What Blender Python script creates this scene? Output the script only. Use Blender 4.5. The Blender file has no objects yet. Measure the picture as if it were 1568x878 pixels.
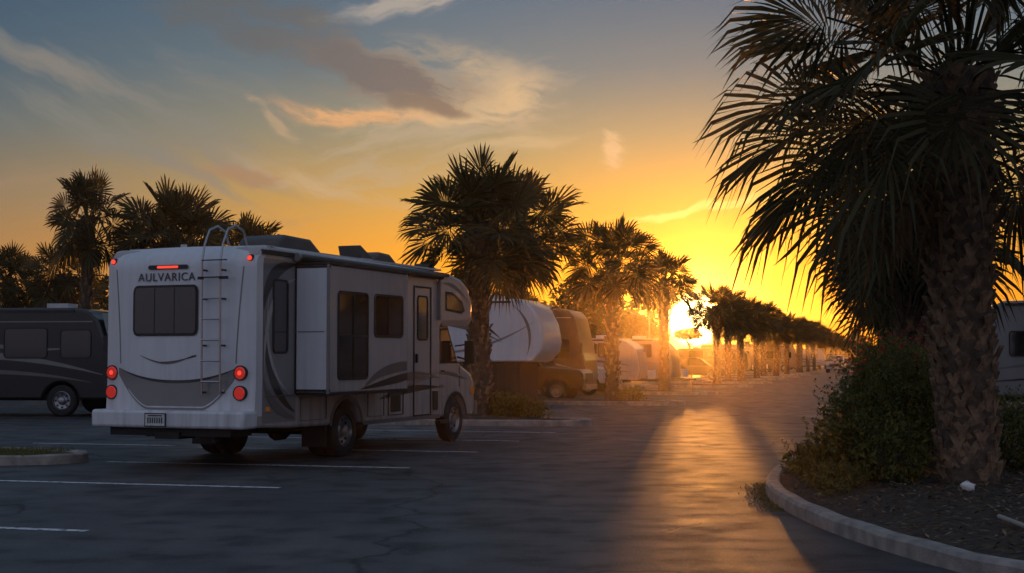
import bpy, math, random
from mathutils import Vector, Matrix, noise as mnoise
R=random.Random(7)
S=bpy.context.scene
rad=math.radians

# ---------------------------------------------------------------- materials
def newmat(name):
    m=bpy.data.materials.new(name); m.use_nodes=True
    nt=m.node_tree; b=nt.nodes["Principled BSDF"]; return m,nt,b
def mat(name,col,rough=0.5,metal=0.0,var=0.12,scale=3.0,bump=0.0,bscale=40.0,coat=0.0,emis=None,es=0.0,grime=0.0):
    m,nt,b=newmat(name)
    tc=nt.nodes.new("ShaderNodeTexCoord")
    n=nt.nodes.new("ShaderNodeTexNoise"); n.inputs["Scale"].default_value=scale; n.inputs["Detail"].default_value=4
    nt.links.new(tc.outputs["Object"],n.inputs["Vector"])
    r=nt.nodes.new("ShaderNodeValToRGB")
    r.color_ramp.elements[0].position=0.3; r.color_ramp.elements[1].position=0.7
    r.color_ramp.elements[0].color=(*[max(0,c*(1-var)) for c in col],1)
    r.color_ramp.elements[1].color=(*[min(1,c*(1+var)) for c in col],1)
    nt.links.new(n.outputs["Fac"],r.inputs["Fac"]); cout=r.outputs["Color"]
    if grime>0:
        mp=nt.nodes.new("ShaderNodeMapping"); mp.inputs["Scale"].default_value=(9,9,.7); nt.links.new(tc.outputs["Object"],mp.inputs["Vector"])
        g=nt.nodes.new("ShaderNodeTexNoise"); g.inputs["Scale"].default_value=1.0; g.inputs["Detail"].default_value=3; nt.links.new(mp.outputs[0],g.inputs["Vector"])
        sx=nt.nodes.new("ShaderNodeSeparateXYZ"); nt.links.new(tc.outputs["Object"],sx.inputs[0])
        mr=nt.nodes.new("ShaderNodeMapRange"); mr.inputs[1].default_value=.4; mr.inputs[2].default_value=1.5; mr.inputs[3].default_value=1.0; mr.inputs[4].default_value=.25; nt.links.new(sx.outputs[2],mr.inputs[0])
        gr=nt.nodes.new("ShaderNodeMapRange"); gr.inputs[1].default_value=.42; gr.inputs[2].default_value=.75; gr.inputs[4].default_value=grime; nt.links.new(g.outputs[0],gr.inputs[0])
        mu=nt.nodes.new("ShaderNodeMath"); mu.operation='MULTIPLY'; nt.links.new(mr.outputs[0],mu.inputs[0]); nt.links.new(gr.outputs[0],mu.inputs[1])
        mx=nt.nodes.new("ShaderNodeMix"); mx.data_type='RGBA'; nt.links.new(mu.outputs[0],mx.inputs[0]); nt.links.new(cout,mx.inputs[6]); mx.inputs[7].default_value=(.12,.10,.085,1); cout=mx.outputs[2]
    nt.links.new(cout,b.inputs["Base Color"])
    b.inputs["Roughness"].default_value=rough; b.inputs["Metallic"].default_value=metal
    b.inputs["Coat Weight"].default_value=coat; b.inputs["Coat Roughness"].default_value=0.08
    if bump>0:
        n2=nt.nodes.new("ShaderNodeTexNoise"); n2.inputs["Scale"].default_value=bscale; n2.inputs["Detail"].default_value=4
        nt.links.new(tc.outputs["Object"],n2.inputs["Vector"])
        bp=nt.nodes.new("ShaderNodeBump"); bp.inputs["Strength"].default_value=bump; bp.inputs["Distance"].default_value=0.02
        nt.links.new(n2.outputs["Fac"],bp.inputs["Height"]); nt.links.new(bp.outputs["Normal"],b.inputs["Normal"])
    if emis:
        b.inputs["Emission Color"].default_value=(*emis,1); b.inputs["Emission Strength"].default_value=es
    return m
M={}
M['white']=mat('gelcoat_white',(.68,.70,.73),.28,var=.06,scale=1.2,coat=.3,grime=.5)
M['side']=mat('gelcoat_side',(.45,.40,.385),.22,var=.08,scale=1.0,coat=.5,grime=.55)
M['taupe']=mat('paint_taupe',(.14,.128,.125),.3,var=.06,coat=.4)
M['greyp']=mat('paint_grey',(.21,.20,.20),.3,var=.06,coat=.4)
M['dark']=mat('paint_charcoal',(.03,.028,.028),.3,var=.1,coat=.4)
M['black']=mat('black_rubber',(.02,.02,.021),.7,var=.2)
M['trim']=mat('black_trim',(.018,.018,.02),.45,var=.2)
M['glass']=mat('tinted_glass',(.012,.012,.014),.06,var=.1,coat=1)
M['chrome']=mat('brushed_metal',(.45,.45,.47),.3,metal=1.0,var=.05)
M['alu']=mat('wheel_alloy',(.35,.35,.37),.35,metal=.9,var=.1)
M['red']=mat('red_lens',(.45,.02,.015),.15,var=.1,coat=1,emis=(1,.05,.03),es=.25)
M['redon']=mat('red_lens_lit',(.6,.03,.02),.2,emis=(1,.07,.035),es=1.0)
M['amber']=mat('amber_lens',(.5,.15,.02),.15,emis=(1,.3,.05),es=.05)
M['acgrey']=mat('shroud_grey',(.07,.068,.068),.5)
M['roof']=mat('roof_membrane',(.55,.55,.54),.6)
M['plate']=mat('plate',(.6,.62,.62),.4,var=.25,scale=30)
M['letter']=mat('lettering_paint',(.06,.06,.065),.4)
M['under']=mat('chassis_dark',(.022,.020,.019),.8)
M['brown']=mat('paint_brown',(.06,.045,.036),.35,coat=.3)
M['navy']=mat('paint_black_blue',(.014,.015,.018),.28,coat=.4)
M['silver']=mat('paint_silver',(.3,.3,.31),.35,metal=.3)
M['concrete']=mat('kerb_concrete',(.31,.28,.25),.75,var=.35,scale=5,bump=.5,bscale=60)
M['mulch']=mat('mulch',(.06,.041,.028),.95,var=.6,scale=14,bump=1.0,bscale=45)
M['grass']=mat('grass_ground',(.05,.065,.02),.95,var=.4,scale=8,bump=1.0,bscale=80)
M['pole']=mat('galvanised_pole',(.2,.2,.2),.5,metal=.5)
M['paper']=mat('white_paper',(.75,.75,.72),.7)
M['stick']=mat('pale_pipe',(.35,.32,.29),.6)
M['head']=mat('headlamp_lens',(.5,.5,.5),.1,coat=1)

def leafmat(name,col,trans=.45,rough=.5,var=.45):
    m,nt,b=newmat(name)
    oi=nt.nodes.new("ShaderNodeNewGeometry")
    r=nt.nodes.new("ShaderNodeValToRGB")
    r.color_ramp.elements[0].color=(*[c*(1-var) for c in col],1)
    r.color_ramp.elements[1].color=(*[min(1,c*(1+var)) for c in col],1)
    nt.links.new(oi.outputs["Random Per Island"],r.inputs["Fac"])
    nt.links.new(r.outputs["Color"],b.inputs["Base Color"])
    b.inputs["Roughness"].default_value=rough
    b.inputs["Specular IOR Level"].default_value=.3
    t=nt.nodes.new("ShaderNodeBsdfTranslucent"); nt.links.new(r.outputs["Color"],t.inputs["Color"])
    mx=nt.nodes.new("ShaderNodeMixShader"); mx.inputs[0].default_value=trans
    nt.links.new(b.outputs[0],mx.inputs[1]); nt.links.new(t.outputs[0],mx.inputs[2])
    nt.links.new(mx.outputs[0],nt.nodes["Material Output"].inputs["Surface"])
    return m
M['frond']=leafmat('palm_frond',(.075,.066,.027),.42,.5)
M['dead']=leafmat('dead_frond',(.16,.095,.045),.4,.7)
M['leaf']=leafmat('shrub_leaf',(.17,.155,.04),.55,.5)
M['tleaf']=leafmat('tree_leaf',(.04,.048,.018),.3,.6)
M['flower']=leafmat('red_petal',(.6,.04,.03),.4,.5,.3)
M['blade']=leafmat('grass_blade',(.17,.15,.045),.5,.5)
M['bark']=mat('palm_bark',(.095,.065,.045),.9,var=.45,scale=9,bump=1.0,bscale=22)
M['boot']=mat('palm_boot',(.22,.14,.085),.85,var=.6,scale=7,bump=.8,bscale=30)
M['twig']=mat('twig',(.06,.045,.03),.9)

def asphalt():
    m,nt,b=newmat('asphalt')
    N=nt.nodes.new; L=nt.links.new
    tc=N("ShaderNodeTexCoord")
    def noise(s,d=4,vec=None):
        n=N("ShaderNodeTexNoise"); n.inputs["Scale"].default_value=s; n.inputs["Detail"].default_value=d
        L(vec or tc.outputs["Object"],n.inputs["Vector"]); return n
    big=noise(.22,4); mid=noise(1.6,5); fine=noise(55,2)
    mp=N("ShaderNodeMapping"); mp.inputs["Rotation"].default_value=(0,0,rad(15)); mp.inputs["Scale"].default_value=(1.3,.08,1)
    L(tc.outputs["Object"],mp.inputs["Vector"]); wear=noise(1,3,mp.outputs[0])
    def mix(a,bb,f,mode='MIX'):
        x=N("ShaderNodeMix"); x.data_type='RGBA'; x.blend_type=mode
        if isinstance(f,float): x.inputs[0].default_value=f
        else: L(f,x.inputs[0])
        if isinstance(a,tuple): x.inputs[6].default_value=(*a,1)
        else: L(a,x.inputs[6])
        if isinstance(bb,tuple): x.inputs[7].default_value=(*bb,1)
        else: L(bb,x.inputs[7])
        return x.outputs[2]
    def ramp(src,p0,p1,c0=(0,0,0,1),c1=(1,1,1,1)):
        r=N("ShaderNodeValToRGB"); r.color_ramp.elements[0].position=p0; r.color_ramp.elements[1].position=p1
        r.color_ramp.elements[0].color=c0; r.color_ramp.elements[1].color=c1; L(src,r.inputs[0]); return r.outputs[0]
    c=mix((.044,.043,.046),(.080,.077,.076),ramp(big.outputs[0],.38,.62))
    c=mix(c,(.115,.108,.102),ramp(wear.outputs[0],.5,.72,c1=(.7,.7,.7,1)))
    c=mix(c,(.026,.026,.028),ramp(mid.outputs[0],.52,.66,c1=(.7,.7,.7,1)))
    c=mix(c,(.26,.24,.225),ramp(fine.outputs[0],.58,.70,c1=(.5,.5,.5,1)))
    wn=noise(.9,4)
    vm=N("ShaderNodeVectorMath"); vm.operation='MULTIPLY_ADD'; vm.inputs[1].default_value=(1.3,1.3,0)
    L(wn.outputs["Color"],vm.inputs[0]); L(tc.outputs["Object"],vm.inputs[2])
    def crack(s,w,a):
        v=N("ShaderNodeTexVoronoi"); v.feature='DISTANCE_TO_EDGE'; v.inputs["Scale"].default_value=s
        L(vm.outputs[0],v.inputs["Vector"]); return ramp(v.outputs["Distance"],w*.25,w,(a,a,a,1),(0,0,0,1))
    k1=crack(.16,.0055,.75); k2=crack(.75,.016,.6)
    msk=ramp(big.outputs[0],.54,.60)
    k2m=mix((0.,0.,0.),k2,msk)
    k=mix(k1,k2m,1.0,'ADD')
    st=N("ShaderNodeTexVoronoi"); st.inputs["Scale"].default_value=.28; L(vm.outputs[0],st.inputs["Vector"])
    stm=ramp(st.outputs["Distance"],.05,.17,(.75,.75,.75,1),(0,0,0,1))
    c=mix(c,(.009,.009,.009),k)
    c=mix(c,(.014,.014,.015),stm)
    L(c,b.inputs["Base Color"])
    rr=N("ShaderNodeMapRange"); rr.inputs[1].default_value=.3; rr.inputs[2].default_value=.7; rr.inputs["To Min"].default_value=.48; rr.inputs["To Max"].default_value=.64
    L(mid.outputs[0],rr.inputs[0]); L(rr.outputs[0],b.inputs["Roughness"])
    sp=mix((.28,.28,.28),(.04,.04,.04),k); sp=mix(sp,(.19,.19,.19),ramp(mid.outputs[0],.45,.66)); sp=mix(sp,(.12,.12,.12),stm)
    L(sp,b.inputs["Specular IOR Level"])
    h3=N("ShaderNodeMath"); h3.operation='MULTIPLY_ADD'; h3.inputs[1].default_value=.2; L(noise(16,3).outputs[0],h3.inputs[0]); L(fine.outputs[0],h3.inputs[2])
    bp=N("ShaderNodeBump"); bp.inputs["Strength"].default_value=.6; bp.inputs["Distance"].default_value=.007
    L(h3.outputs[0],bp.inputs["Height"]); L(bp.outputs[0],b.inputs["Normal"])
    return m
M['asphalt']=asphalt()
def linepaint():
    m,nt,b=newmat('road_paint'); N=nt.nodes.new; L=nt.links.new
    tc=N("ShaderNodeTexCoord"); n=N("ShaderNodeTexNoise"); n.inputs["Scale"].default_value=12; n.inputs["Detail"].default_value=5
    L(tc.outputs["Object"],n.inputs["Vector"]); r=N("ShaderNodeValToRGB")
    r.color_ramp.elements[0].position=.36; r.color_ramp.elements[0].color=(.12,.12,.12,1)
    r.color_ramp.elements[1].position=.50; r.color_ramp.elements[1].color=(.72,.73,.74,1)
    L(n.outputs[0],r.inputs[0]); L(r.outputs[0],b.inputs["Base Color"]); b.inputs["Roughness"].default_value=.6
    return m
M['paint']=linepaint()

# ---------------------------------------------------------------- mesh builder
class B:
    def __init__(s): s.v=[]; s.f=[]; s.m=[]; s.names=[]
    def mi(s,k):
        if k not in s.names: s.names.append(k)
        return s.names.index(k)
    def add(s,vs,fs,k):
        o=len(s.v); s.v+= [tuple(p) for p in vs]; i=s.mi(k)
        for f in fs: s.f.append([o+a for a in f]); s.m.append(i)
    def box(s,x0,x1,y0,y1,z0,z1,k):
        s.add([(x0,y0,z0),(x1,y0,z0),(x1,y1,z0),(x0,y1,z0),(x0,y0,z1),(x1,y0,z1),(x1,y1,z1),(x0,y1,z1)],
              [(0,3,2,1),(4,5,6,7),(0,1,5,4),(1,2,6,5),(2,3,7,6),(3,0,4,7)],k)
    def prof(s,pts,x0,x1,k,inset=0):
        n=len(pts)
        vs=[(x0,y,z) for y,z in pts]+[(x1,y,z) for y,z in pts]
        fs=[list(range(n))[::-1],[n+i for i in range(n)]]
        for i in range(n):
            j=(i+1)%n; fs.append([i,j,n+j,n+i])
        s.add(vs,fs,k)
    def cyl(s,p0,p1,r0,k,n=10,r1=None,caps=True):
        p0=Vector(p0);p1=Vector(p1); r1=r0 if r1 is None else r1
        d=(p1-p0).normalized(); a=d.orthogonal().normalized(); b=d.cross(a)
        vs=[]; 
        for p,r in((p0,r0),(p1,r1)):
            for i in range(n):
                t=2*math.pi*i/n; vs.append(p+a*math.cos(t)*r+b*math.sin(t)*r)
        fs=[(i,(i+1)%n,n+(i+1)%n,n+i) for i in range(n)]
        if caps: fs+= [list(range(n))[::-1],list(range(n,2*n))]
        s.add(vs,fs,k)
    def tube(s,pts,r,k,n=8):
        for a,b in zip(pts[:-1],pts[1:]): s.cyl(a,b,r,k,n)
    def poly(s,pts,k): s.add(pts,[list(range(len(pts)))],k)
    def lathe(s,c,prof,k,n=24,sgn=1):
        vs=[];fs=[]
        for a,r in prof:
            for i in range(n):
                t=2*math.pi*i/n; vs.append((c[0]+sgn*a,c[1]+r*math.cos(t),c[2]+r*math.sin(t)))
        for j in range(len(prof)-1):
            for i in range(n):
                q=(j*n+i,j*n+(i+1)%n,(j+1)*n+(i+1)%n,(j+1)*n+i); fs.append(q if sgn>0 else q[::-1])
        s.add(vs,fs,k)
    def wheel(s,c,r=.4,sgn=1,w=.24,rim='alu'):
        q=r/.4; h=w/2
        s.lathe(c,[(-h,.20*q),(-h,.34*q),(-h*.75,.39*q),(-h*.3,.40*q),(h*.3,.40*q),(h*.75,.39*q),(h,.345*q),(h,.25*q),(h*.8,.235*q)],'black',28,sgn)
        s.lathe(c,[(h*.82,.245*q),(h*.9,.225*q),(h*.45,.205*q),(h*.30,.12*q),(h*.5,.09*q),(h*.95,.08*q),(h*1.05,.05*q),(h*1.05,.0)],rim,28,sgn)
        s.lathe(c,[(-h*.9,.22*q),(-h*.9,0)],'trim',20,sgn)
        for i in range(8):
            t=2*math.pi*i/8
            cc=(c[0]+sgn*h*.42,c[1]+.168*q*math.cos(t),c[2]+.168*q*math.sin(t))
            s.cyl(cc,(cc[0]+sgn*.012,cc[1],cc[2]),.026*q,'trim',8)
    def rpoly(s,x,y0,y1,z0,z1,r,k,sgn=1,n=5):
        pts=[]
        for cy,cz,a0 in((y1-r,z1-r,0),(y0+r,z1-r,90),(y0+r,z0+r,180),(y1-r,z0+r,270)):
            for i in range(n+1):
                a=rad(a0+90*i/n); pts.append((x,cy+r*math.cos(a),cz+r*math.sin(a)))
        if sgn<0: pts=pts[::-1]
        s.poly(pts,k)
    def rwin(s,x,y0,y1,z0,z1,r=.05,fr=.03,sgn=1):
        n=5
        def ring(xx,g):
            pts=[]
            for cy,cz,a0 in((y1-r,z1-r,0),(y0+r,z1-r,90),(y0+r,z0+r,180),(y1-r,z0+r,270)):
                for i in range(n+1):
                    a=rad(a0+90*i/n); pts.append((xx,cy+(r+g)*math.cos(a),cz+(r+g)*math.sin(a)))
            return pts
        a=ring(x,fr); b=ring(x+sgn*.018,fr*.85); c=ring(x+sgn*.018,0); d=ring(x+sgn*.006,0); m=len(a)
        fs=[]
        for o in(0,m,2*m):
            for i in range(m):
                q=(o+i,o+(i+1)%m,o+m+(i+1)%m,o+m+i); fs.append(q)
        s.add(a+b+c+d,fs,'trim'); s.poly(d if sgn>0 else d[::-1],'glass')
    def build(s,name,parent=None,bevel=0,seg=2,smooth=False,loc=None,rot=None,angle=35):
        me=bpy.data.meshes.new(name); me.from_pydata(s.v,[],s.f); me.update()
        for k in s.names: me.materials.append(M[k])
        me.polygons.foreach_set('material_index',s.m)
        ob=bpy.data.objects.new(name,me); S.collection.objects.link(ob)
        if bevel>0:
            bm=ob.modifiers.new('bevel','BEVEL'); bm.width=bevel; bm.segments=seg; bm.limit_method='ANGLE'; bm.angle_limit=rad(30)
        if smooth:
            me.polygons.foreach_set('use_smooth',[True]*len(me.polygons))
            try:
                me.set_sharp_from_angle(angle=rad(angle))
            except Exception: pass
        if parent: ob.parent=parent
        if loc: ob.location=loc
        if rot is not None: ob.rotation_euler=(0,0,rot)
        return ob
def empty(name,loc,rotz):
    e=bpy.data.objects.new(name,None); e.location=loc; e.rotation_euler=(0,0,rotz); S.collection.objects.link(e); return e
def arch(cy,r,z0,n=10,zc=.4):
    a0=math.asin(max(-1,min(1,(z0-zc)/r)))
    return [(cy+r*math.cos(a0+(math.pi-2*a0)*i/n), zc+r*math.sin(a0+(math.pi-2*a0)*i/n)) for i in range(n+1)]
def crescent(b,c0,c1,c2,w,k,x,n=16,taper=1):
    v=[]
    for i in range(n+1):
        t=i/n; y=(1-t)**2*c0[0]+2*t*(1-t)*c1[0]+t*t*c2[0]; z=(1-t)**2*c0[1]+2*t*(1-t)*c1[1]+t*t*c2[1]
        dy=2*(1-t)*(c1[0]-c0[0])+2*t*(c2[0]-c1[0]); dz=2*(1-t)*(c1[1]-c0[1])+2*t*(c2[1]-c1[1]); l=math.hypot(dy,dz) or 1
        ww=w*(math.sin(math.pi*(t*.95+.025)) if taper else (.12+math.sin(math.pi*t*.6)))
        v+=[(x,y-dz/l*ww*.5,z+dy/l*ww*.5),(x,y+dz/l*ww*.5,z-dy/l*ww*.5)]
    b.add(v,[(2*i,2*i+1,2*i+3,2*i+2) for i in range(n)],k)

# ================================================================ MAIN MOTORHOME
def main_rv():
    P=empty('motorhome',(-4.70,20.17,0),rad(-22))
    W=1.25
    b=B()
    pr=[(.02,.56),(.02,2.86),(.05,2.99),(.14,3.09),(.3,3.11),(6.4,3.06),(6.95,2.98),(7.25,2.84),(7.43,2.62),(7.47,2.42),(7.42,2.24),(7.25,2.14),(6.12,2.12),(6.05,2.08),(6.05,.5)]
    pr+=arch(2.6,.50,.5)+[(.9,.52)]
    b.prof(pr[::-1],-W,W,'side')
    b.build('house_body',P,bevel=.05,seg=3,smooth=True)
    b=B()
    b.box(-1.15,1.15,.35,6.3,3.095,3.125,'roof')
    b.box(W-.01,W+.035,.12,6.35,2.985,3.045,'trim'); b.box(-W-.035,-W+.01,.12,6.35,2.985,3.045,'trim')
    b.cyl((W+.07,1.0,2.99),(W+.07,5.95,2.97),.055,'trim',12)
    b.cyl((W+.075,.95,2.99),(W+.075,1.0,2.99),.062,'greyp',12)
    for y in(1.02,5.9): b.box(W,W+.07,y,y+.05,2.2 if y>3 else 2.93,2.97,'greyp')
    b.build('roof_trim',P)
    def f(x,z):
        t=min(1,abs(x)/W)
        y=-.10*(1-t**4)
        if z>2.82: y+= .26*((z-2.82)/.28)**2.2
        if z<1.2: y-= .05*(1.2-z)
        return y
    def topz(x): return 3.09+.03*(1-(x/W)**2)
    nx,nz=36,30; vs=[];fs=[]
    for j in range(nz+1):
        for i in range(nx+1):
            x=-W+2*W*i/nx; z=.72+(topz(x)-.72)*j/nz
            vs.append((x*(1.0),f(x,z),z))
    for j in range(nz):
        for i in range(nx):
            a=j*(nx+1)+i; fs.append((a,a+1,a+nx+2,a+nx+1))
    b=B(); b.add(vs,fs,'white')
    for sx in(-1,1):
        v2=[]
        for j in range(nz+1):
            z=.72+(topz(W)-.72)*j/nz; v2+=[(sx*W,f(W,z),z),(sx*(W+.004),.16+(.2*((z-2.82)/.28)**2 if z>2.82 else 0),z)]
        b.add(v2,[((2*j,2*j+1,2*j+3,2*j+2) if sx>0 else (2*j,2*j+2,2*j+3,2*j+1)) for j in range(nz)],'white')
    v2=[]
    for i in range(nx+1):
        x=-W+2*W*i/nx; v2+=[(x,f(x,topz(x)),topz(x)),(x,.5,3.12)]
    b.add(v2,[(2*i,2*i+2,2*i+3,2*i+1) for i in range(nx)],'white')
    b.build('rear_cap',P,smooth=True,angle=50)
    def strip(b,x0,x1,up,lo,k,n=28,off=.006):
        v=[]
        for i in range(n+1):
            x=x0+(x1-x0)*i/n; zu=up(x); zl=lo(x)
            for q in range(5):
                z=zl+(zu-zl)*q/4; v.append((x,f(x,z)-off,z))
        fs=[]
        for i in range(n):
            for q in range(4):
                a=i*5+q; fs.append((a,a+5,a+6,a+1))
        b.add(v,fs,k)
    b=B()
    up=lambda x:1.19+.20*abs(x/1.0)**2.2
    lo=lambda x:min(up(x)-.005,.80+.50*max(0,(abs(x)-.45)/.55)**1.6)
    strip(b,-1.0,1.0,up,lo,'greyp')
    strip(b,-1.0,1.0,lambda x:up(x)+.022*(1-abs(x)**2)+.004,lambda x:up(x)-.018*(1-abs(x)**2),'dark',off=.010)
    strip(b,-.8,.8,lambda x:lo(x)+.05+.0*x,lambda x:lo(x)+.03,'white',off=.010)
    strip(b,-.62,.30,lambda x:1.57-.10*math.sin((x+.62)/.92*3.14)+.0,lambda x:1.57-.125*math.sin((x+.62)/.92*3.14)-.004,'taupe')
    strip(b,-.25,.34,lambda x:1.475+.10*((x+.25)/.59)**2,lambda x:1.462+.085*((x+.25)/.59)**1.6,'dark')
    for sx in(-1,1):
        v=[]
        for j in range(13):
            z=1.45+1.35*j/12; xo=sx*(.98+.10*(j/12)**1.4); xi=xo-sx*.018
            v+=[(xi,f(xi,z)-.005,z),(xo,f(xo,z)-.005,z)]
        b.add(v,[((2*j,2*j+1,2*j+3,2*j+2)) for j in range(12)],'greyp')
    b.build('rear_graphics',P)
    def sup(x0,x1,z0,z1,r):
        def hh(x):
            d=min(x-x0,x1-x)
            return 0 if d>=r else r-math.sqrt(max(0,r*r-(r-d)**2))
        return (lambda x:z1-hh(x)),(lambda x:z0+hh(x))
    b=B()
    u,l=sup(-.74,.37,1.84,2.56,.09); strip(b,-.74,.37,u,l,'trim',n=60,off=.014)
    u,l=sup(-.70,.33,1.875,2.525,.06); strip(b,-.70,.33,u,l,'glass',n=60,off=.022)
    strip(b,-.365,-.355,lambda x:2.52,lambda x:1.88,'trim',n=1,off=.026)
    strip(b,-.03,-.02,lambda x:2.52,lambda x:1.88,'trim',n=1,off=.026)
    b.build('rear_window',P)
    b=B()
    u,l=sup(-.48,.20,2.785,2.845,.02); strip(b,-.48,.20,u,l,'trim',n=30,off=.02)
    u,l=sup(-.32,.04,2.797,2.832,.01); strip(b,-.32,.04,u,l,'redon',n=30,off=.03)
    for x,z in((-1.13,1.32),(-1.13,1.04),(1.04,1.32),(1.04,1.04)):
        y=f(x,z)
        b.cyl((x,y+.03,z),(x,y-.028,z),.105,'trim',24)
        b.cyl((x,y-.028,z),(x,y-.040,z),.088,'red',24,r1=.075)
        b.cyl((x,y-.0395,z),(x,y-.047,z),.034,'redon' if z>1.2 else 'red',16,r1=.03)
    for x in(-1.15,1.15):
        y=f(x,2.93); b.cyl((x,y+.03,2.93),(x,y-.03,2.92),.045,'trim',14); b.cyl((x,y-.03,2.92),(x,y-.045,2.92),.035,'redon',14)
    b.build('rear_lamps',P,smooth=True)
    b=B()
    b.box(-1.27,1.27,-.34,.05,.55,.80,'white'); b.build('bumper',P,bevel=.045,seg=3,smooth=True)
    b=B(); b.box(-1.0,1.0,-.24,.3,.44,.56,'under'); b.box(-.2,.2,-.30,.1,.40,.50,'under')
    b.box(-.34,.02,-.349,-.343,.57,.76,'trim'); b.box(-.32,.0,-.356,-.351,.585,.745,'plate')
    for i in range(7): b.box(-.285+i*.038,-.262+i*.038,-.3585,-.357,.62,.70,'letter')
    b.box(-.28,-.04,-.3585,-.357,.715,.735,'letter')
    b.build('hitch_and_plate',P)
    b=B(); lx0,lx1=.50,.80
    for x in(lx0,lx1):
        b.tube([(x,-.20,1.02),(x,-.22,2.85),(x,-.16,3.12),(x,-.04,3.33),(x,.16,3.40),(x,.36,3.33),(x,.46,3.12)],.015,'chrome')
        for z in(1.05,1.7,2.35,2.75): b.cyl((x,f(x,z),z),(x,-.21,z),.014,'trim')
    for i in range(6):
        z=1.2+i*.29; b.cyl((lx0,-.215,z),(lx1,-.215,z),.014,'chrome')
    b.box(lx0-.06,lx0+.02,-.24,-.20,2.62,2.66,'trim'); b.box(lx1-.01,lx1+.12,-.24,-.20,2.62,2.66,'trim'); b.box(lx0-.02,lx1+.05,-.24,-.20,2.64,2.655,'trim')
    b.box(lx0,lx1+.1,-.235,-.205,2.88,2.895,'trim')
    b.build('ladder',P,smooth=True)
    cu=bpy.data.curves.new('lettering','FONT'); cu.body='AULVARICA'; cu.size=.165; cu.extrude=.003; cu.space_character=1.12; cu.align_x='CENTER'
    ob=bpy.data.objects.new('lettering',cu); S.collection.objects.link(ob); ob.parent=P; ob.location=(-.17,-.112,2.62); ob.rotation_euler=(rad(90),0,0); ob.data.materials.append(M['letter'])
    b=B(); X=W+.005
    def sp(pts,k,x=X): b.poly([(x,s,z) for s,z in pts],k)
    sp([(.17,.62),(1.06,.62),(1.06,2.93),(.17,2.93)],'greyp')
    cres=lambda c0,c1,c2,w,k,x:crescent(b,c0,c1,c2,w,k,x)
    cres((.18,2.2),(.25,2.85),(1.05,2.88),.20,'dark',X+.003)
    cres((.2,1.3),(.15,2.5),(1.05,2.68),.10,'side',X+.005)
    cres((.2,1.9),(.30,1.05),(1.04,.75),.16,'dark',X+.003)
    cres((.3,2.4),(.1,1.3),(1.03,.95),.07,'side',X+.006)
    cres((.18,1.25),(.35,.78),(1.04,.66),.14,'taupe',X+.007)
    cres((3.9,.98),(4.6,1.35),(6.0,1.18),.15,'taupe',X+.003)
    cres((3.7,.86),(4.6,1.05),(6.02,1.02),.12,'dark',X+.003)
    cres((4.2,1.02),(5.2,1.12),(6.02,1.30),.05,'greyp',X+.006)
    b.rwin(X,.44,.80,1.62,2.62,.05)
    def frame(y0,y1,z0,z1,w,k,x):
        b.box(x-.004,x+.012,y0-w,y0,z0,z1,k);b.box(x-.004,x+.012,y1,y1+w,z0,z1,k)
        b.box(x-.0045,x+.0125,y0-w,y1+w,z1,z1+w,k);b.box(x-.0045,x+.0125,y0-w,y1+w,z0-w,z0,k)
    frame(4.98,5.62,.56,2.74,.028,'trim',X)
    b.rwin(X,5.12,5.48,1.86,2.58,.05)
    b.box(X,X+.03,5.03,5.08,1.45,1.60,'trim')
    frame(4.02,4.55,.60,.97,.012,'trim',X); b.rpoly(X+.002,4.1,4.47,.64,.93,.02,'trim')
    frame(3.3,3.85,.60,.97,.01,'taupe',X); frame(1.2,1.95,.62,.95,.01,'taupe',X)
    b.box(X,X+.015,5.72,5.92,.62,.95,'trim')
    b.box(X,X+.02,.25,.33,.78,.84,'amber'); b.box(X,X+.02,5.85,5.93,2.88,2.92,'amber')
    b.box(X-.004,X+.012,.2,2.06,.985,1.0,'taupe'); b.box(X-.004,X+.012,3.14,6.0,.47,.53,'taupe')
    sp([(6.25,2.38),(6.95,2.34),(7.12,2.40),(6.98,2.58),(6.55,2.72),(6.25,2.72)],'trim',X)
    sp([(6.30,2.42),(6.92,2.38),(7.02,2.42),(6.92,2.54),(6.52,2.67),(6.30,2.67)],'glass',X+.006)
    sp([(6.1,2.10),(7.25,2.125),(7.42,2.24),(7.44,2.30),(7.2,2.23),(6.1,2.20)],'greyp',X)
    cres((6.05,2.85),(6.7,2.95),(7.35,2.5),.06,'taupe',X+.003)
    ar=arch(2.6,.50,.5,16); ar2=arch(2.6,.56,.5,16)
    v=[(X+.01,y,z) for y,z in ar]+[(X+.01,y,z) for y,z in ar2]; n=len(ar)
    b.add(v,[(i,i+1,n+i+1,n+i) for i in range(n-1)],'taupe')
    b.build('side_graphics_and_openings',P)
    b=B(); b.box(W-.05,W+.56,1.06,3.62,1.02,2.88,'side'); b.build('slide_out',P,bevel=.03,seg=2,smooth=True)
    b=B(); XS=W+.56
    b.box(W+.02,XS-.035,1.035,1.058,1.06,2.84,'white')
    b.box(W+.05,XS-.07,1.030,1.034,1.9,1.915,'greyp')
    for z in(1.045,2.83): b.box(W,XS+.015,1.03,1.06,z,z+.03,'trim')
    b.box(XS-.03,XS+.012,1.022,1.05,1.01,2.88,'greyp'); b.box(W,W+.03,1.022,1.05,1.01,2.88,'trim')
    b.box(W,XS+.03,1.03,3.65,2.88,2.915,'trim'); b.box(W,XS+.0,1.06,3.60,.985,1.02,'under')
    b.rwin(XS+.002,1.32,2.20,1.24,2.48,.05,.035); b.box(XS+.012,XS+.022,1.32,2.2,1.84,1.87,'trim'); b.box(XS+.012,XS+.022,1.75,1.77,1.25,2.48,'trim')
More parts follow.
